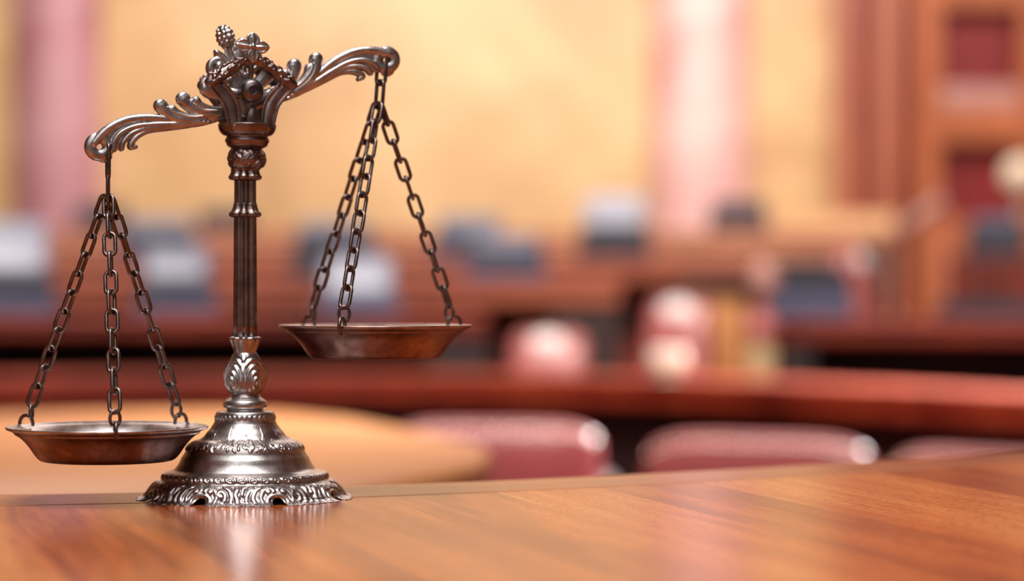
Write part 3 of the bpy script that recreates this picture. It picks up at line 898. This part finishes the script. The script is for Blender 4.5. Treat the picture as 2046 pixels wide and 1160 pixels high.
# ---- desk consoles
def make_console(px, d, ybot_z, w, hb, hp, lab, base='navy', front='slate', top='pale', rz=0.0, grp='consoles on the desk rows'):
    """hb: height of the body, hp: height of the leaning pale screen above it"""
    x = (px - 1023) * d / FPX; y = d - D0
    t = empty('desk_console', (x, y, ybot_z), rz)
    tag(t, lab, 'console', grp)
    hs = hb * .45
    obj('body', MB().add(*rbox((0, 0, hs / 2), (w, .22, hs), .008)).mesh('body'), M[front], t)
    obj('key_panel', MB().add(*rbox((0, .02, hs + (hb - hs) / 2), (w * .92, .16, hb - hs), .006)).mesh('key_panel'), M[base], t)
    if hp > 0:
        vv, ff = rbox((0, 0, hp / 2), (w * .84, .07, hp), .033)
        R = Matrix.Rotation(math.radians(-20), 3, 'X')
        vv = [R @ Vector(q) + Vector((0, .03, hb - .012)) for q in vv]
        obj('screen_hood', MB().add(vv, ff).mesh('screen_hood'), M[top], t)
    return t
def on(px, d, dz=0): return None
zA, zB, zCc, zD, zE = zpx(628, 8.15), zpx(557, 9.25), zpx(517, 10.35), zpx(481, 11.45), zpx(460, 12.55)
def k(px, d): # depth of an object .28 m behind the front edge of an arc desk at px
    r = d - D0 + .28; t = (px - 1023) / FPX
    a = 1 + t * t; b = 2 * t * t * D0; c_ = t * t * D0 * D0 - r * r
    y = (-b + math.sqrt(b * b - 4 * a * c_)) / (2 * a)
    return y + D0
def con(px, drow, z, wpx, hbpx, hppx, lab, **kw):
    d = k(px, drow); s = d / FPX
    x = (px - 1023) * s
    make_console(px, d, z + .001, wpx * s, hbpx * s, hppx * s, lab, rz=-math.atan2(x, d - D0), **kw)
con(28, 8.15, zA, 165, 80, 120, 'large pale-topped slate console cut by the left edge of the photo')
con(352, 8.15, zA, 165, 62, 85, 'slate console with dark keys behind the left pan chains', top='grey')
con(715, 8.15, zA, 175, 36, 90, 'pale slate console seen between the chains above the right pan', front='slate', base='slate')
con(1622, 8.05, zpx(636, 8.05), 165, 100, 0, 'black and slate console on the desk right of the aisle', base='navy')
con(1985, 8.05, zpx(636, 8.05), 230, 34, 0, 'low dark blue console on the right desk near the photo edge', front='navy')
con(640, 9.25, zB, 120, 60, 0, 'dark navy console just left of the right pan chains', front='navy')
con(1012, 9.25, zB, 165, 55, 40, 'slate console right of the hanging chains on the second desk row', top='grey')
con(315, 10.35, zCc, 165, 50, 40, 'grey-blue console above the left pan, on the third desk row', top='grey')
con(668, 10.35, zCc, 170, 50, 35, 'grey-blue console behind the raised pan chains, third desk row', top='grey')
con(938, 10.35, zCc, 150, 50, 45, 'grey-blue console with a sloped top right of the chains, third desk row', top='grey')
con(1228, 10.35, zCc, 148, 66, 72, 'console with a pale raised top in front of the tan wall', front='navy', top='light')
con(1992, 10.3, zpx(515, 10.3), 125, 60, 30, 'slate console in front of the padded door at right', front='navy', top='slate')
con(200, 12.55, zE, 110, 52, 0, 'small dark console below the left pink pilaster', front='navy')
con(447, 12.55, zE, 110, 44, 0, 'small dark console beside the fluted shaft, top desk row', front='navy')
con(1476, 12.55, zE, 122, 60, 0, 'small dark console at the foot of the bright pink pilaster', front='navy')

# ---- aisle opening: honey panel with its dark post, pale post at the right desk end
t = empty('lectern', P(1430, 580, 9.0) * 1.0); t.location.z = .12
tag(t, 'honey-coloured wooden lectern side in the aisle opening beside the pink chair', 'lectern')
s9 = 9.0 / FPX
hh = zpx(575, 9.0) - .12
obj('honey_panel', MB().add(*rbox((0, 0, hh / 2), (105 * s9, .22, hh), .012)).mesh('honey_panel'), M['honey'], t)
obj('side_post', MB().add(*rbox((78 * s9, -.02, hh / 2), (42 * s9, .26, hh), .012)).mesh('side_post'), M['dark'], t)
obj('top_board', MB().add(*rbox((18 * s9, -.02, hh + .02), (180 * s9, .34, .04), .012)).mesh('top_board'), M['dark'], t)
p = P(1520, 580, 7.75)
bd = empty('newel_post', (p.x, p.y, 0)); tag(bd, 'turned post with two pinkish knobs standing at the end of the right desk', 'post')
zs = zpx(690, 7.75)
obj('shaft', MB().add(*lathe([(.03, zs), (.044, zs - .01), (.046, zs - .05), (.04, .5), (.05, .1), (.06, 0)], 32, None, 3)).mesh('shaft'), M['cream2'], bd)
obj('lower_knob', MB().add(*ellipsoid((0, 0, zpx(655, 7.75)), (.052, .052, .058), 24, 16)).mesh('lower_knob'), M['pink'], bd)
obj('neck', MB().add(*lathe([(.02, zpx(580, 7.75)), (.016, zpx(600, 7.75)), (.02, zpx(625, 7.75))], 24, None, 3)).mesh('neck'), M['case'], bd)
obj('top_knob', MB().add(*ellipsoid((.01, 0, zpx(558, 7.75)), (.05, .05, .062), 24, 16)).mesh('top_knob'), M['sill'], bd)

p = P(1334, 580, 6.82)
bw = empty('bowl', (p.x, p.y, ZC - .248)); tag(bw, 'small pale rounded bowl on the long desk in front of the tall pink chair', 'bowl')
obj('body', MB().add(*lathe([(.044, .078), (.05, .074), (.054, .055), (.048, .03), (.03, .008), (.03, 0)], 40, None, 4)).mesh('body'), M['cream'], bw)
obj('rim', MB().add(*lathe([(.046, .082), (.053, .081), (.053, .075), (.046, .074)], 40, None, 3)).mesh('rim'), M['near_white'], bw)

# ---- back wall, pilasters, door
DW = 14.6; YW = yd(DW)
def sbox(name, x0, x1, y0, y1, z0, z1, m, parent=None, kind='structure', bev=0):
    v, f = box(((x0 + x1) / 2, (y0 + y1) / 2, (z0 + z1) / 2), (x1 - x0, y1 - y0, z1 - z0))
    o = obj(name, MB().add(v, f).mesh(name, False), M[m], parent)
    if parent is None: o['kind'] = kind
    if bev:
        b = o.modifiers.new('b', 'BEVEL'); b.width = bev; b.segments = 3
    return o
def wx(px, d=DW): return (px - 1023) * d / FPX
HC = 5.6
sbox('wall_back', -9, 9, YW, YW + .3, 0, HC, 'tan')
sbox('wall_left', -9.3, -9, -6, YW + .3, 0, HC, 'tan')
sbox('wall_right', 9, 9.3, -6, YW + .3, 0, HC, 'tan')
sbox('ceiling', -9.3, 9.3, -6, YW + .3, HC, HC + .2, 'plaster')
sbox('floor', -9.3, 9.3, -6, YW + .3, -.2, 0, 'carpet')
def pilaster(m, px0, px1, lab):
    x0, x1 = wx(px0), wx(px1); xc = (x0 + x1) / 2; r = (x1 - x0) / 2
    t = empty('pilaster', (xc, YW, 0)); tag(t, lab, 'pilaster', None, 'structure')
    ang = np.linspace(0, PI, 28)
    Q = np.array([(-r * math.cos(a), -r * .8 * math.sin(a)) for a in ang]); 
    v = [(q[0], q[1], .0) for q in Q] + [(q[0], q[1], HC) for q in Q]
    f = [(i, i + 1, 28 + i + 1, 28 + i) for i in range(27)]
    obj('shaft', MB().add(v, f).mesh('shaft'), M[m], t)
    vv, ff = rbox((0, -r * .45, .55), (r * 2.5, r * 1.4, .3), .03); obj('plinth', MB().add(vv, ff).mesh('plinth'), M[m], t)
pilaster('rose_dim', 28, 205, 'pink marble half column at the left of the tan wall')
pilaster('rose', 1300, 1500, 'bright pink marble half column near the middle of the tan wall')
# door with casing
dr = empty('door_1', (wx(1880), YW, 0)); dr['kind'] = 'structure'
x0 = wx(1880)
def dp(name, pa, pb, ya, yb, z0, z1, m, bev=.01):
    return sbox(name, wx(pa, DW + ya) - x0, wx(pb, DW + ya) - x0, ya, yb, z0, z1, m, dr, bev=bev)
dp('casing', 1672, 1716, -.30, 0, 0, HC, 'case'); dp('casing', 1716, 1750, -.16, 0, 0, HC, 'mahogany'); dp('casing', 1750, 1796, -.32, 0, 0, HC, 'case')
dp('casing', 1794, 1830, -.12, 0, 0, HC, 'mahogany')
dp('stile', 1830, 1880, -.26, 0, 0, HC, 'stile')
dp('stile', 2040, 2100, -.26, 0, 0, HC, 'stile')
dp('casing', 2100, 2300, -.30, 0, 0, HC, 'mahogany')
def zw(py): return zpx(py, DW)
dp('rail', 1879, 2041, -.26, 0, zw(290), zw(218), 'stile'); dp('rail', 1879, 2041, -.26, 0, zw(24), zw(-50), 'stile'); dp('rail', 1879, 2041, -.26, 0, 0, zw(440), 'stile')
dp('red_panel', 1874, 2046, -.08, 0, zw(222), zw(28), 'red', 0); dp('red_panel', 1874, 2046, -.08, 0, zw(440), zw(285), 'red', 0)
dp('red_panel', 1874, 2046, -.08, 0, zw(-50), HC, 'red', 0)
dp('ledge', 1881, 2039, -.24, -.02, zw(222), zw(178), 'sill')
sbox('trim_1', wx(1508, DW - .4), wx(1790, DW - .4), YW - .40, YW - .33, 0, zpx(428, DW - .4), 'dado', bev=.01)
# cream lamp at the right edge, grey handrail
p = P(2040, 352, 10.9)
lp = empty('globe_lamp', (p.x, p.y, .40)); tag(lp, 'cream globe lamp cut by the right edge of the photo', 'lamp')
obj('globe', MB().add(*ellipsoid((0, 0, p.z - .40), (.085, .085, .085), 24, 16)).mesh('globe'), M['cream'], lp)
obj('stem', MB().add(*tube([(0, 0, 0.02), (0, 0, p.z - .48)], .014, 10)).mesh('stem'), M['nail'], lp)
obj('foot', MB().add(*lathe([(.02, .03), (.1, .02), (.11, 0)], 32, None, 3)).mesh('foot'), M['nail'], lp)
a = P(1790, 468, 9.9); b = P(1885, 398, 9.9)
hr = empty('handrail', (a.x, a.y, .26)); tag(hr, 'pale sloping handrail rising in front of the door casing', 'handrail')
la = Vector((0, 0, a.z - .26)); lb = Vector((b.x - a.x, 0, b.z - .26))
obj('rail', MB().add(*tube([la, lb], .03, 12)).mesh('rail'), M['sill'], hr)
obj('post', MB().add(*tube([(0, 0, 0), la], .02, 10)).mesh('post'), M['case'], hr); obj('post', MB().add(*tube([(lb.x, 0, 0), lb], .02, 10)).mesh('post'), M['case'], hr)

# ================================================================ LIGHT
def area(name, loc, tgt, size, power, col, sy_=None, spread=PI):
    l = bpy.data.lights.new(name, 'AREA'); l.energy = power; l.color = col; l.size = size
    if sy_: l.shape = 'RECTANGLE'; l.size_y = sy_
    l.spread = spread
    o = bpy.data.objects.new(name, l); C.objects.link(o); o.location = loc
    o.rotation_euler = (Vector(tgt) - Vector(loc)).to_track_quat('-Z', 'Y').to_euler()
    return o
area('ceiling_lamp_key', (-.22, -.62, 3.3), (-.19, 0, 1.05), 1.2, 57, (1, .96, .93))
area('fill_behind_camera', (-.6, -4.2, 4.2), (-.1, 0, 1.1), 3.6, 46, (1, .95, .93))  # added soft fill behind the camera for broad highlights on the metal
area('ceiling_lamp_wall', (1.4, YW - 3.2, 4.2), (1.2, YW, 1.7), 8, 220, (1, .91, .82), 1.0)
area('ceiling_lamp_hall', (0, 7.0, 5.4), (0, 7.0, 0), 8, 240, (1, .87, .80), 4)
area('fill_rows', (0, 1.0, 5.3), (0, 8.0, 1.0), 6, 380, (1, .88, .80), 1.5, spread=1.9)  # added frontal fill to brighten the desk fronts
area('chair_glint_spot', (4.5, 7.2, 4.7), (.75, 4.35, .85), .6, 95, (1, .94, .93), spread=math.radians(27))  # added narrow beam for glints on chair corners, kept off the balance
w = bpy.data.worlds.new('world'); bpy.context.scene.world = w; w.use_nodes = True
w.node_tree.nodes['Background'].inputs[0].default_value = (.50, .38, .37, 1); w.node_tree.nodes['Background'].inputs[1].default_value = .2

# ================================================================ CAMERA
cam = bpy.data.cameras.new('camera'); co = bpy.data.objects.new('camera', cam); C.objects.link(co)
co.location = (0, -D0, ZC); co.rotation_euler = (PI / 2, 0, 0)
cam.lens = 85; cam.sensor_width = 36; cam.sensor_fit = 'HORIZONTAL'; cam.clip_start = .05; cam.clip_end = 100
cam.dof.use_dof = True; cam.dof.focus_distance = 1.61; cam.dof.aperture_fstop = 3.0
sc = bpy.context.scene; sc.camera = co
sc.view_settings.view_transform = 'Standard'; sc.view_settings.look = 'None'; sc.view_settings.exposure = 0.0; sc.view_settings.gamma = 1
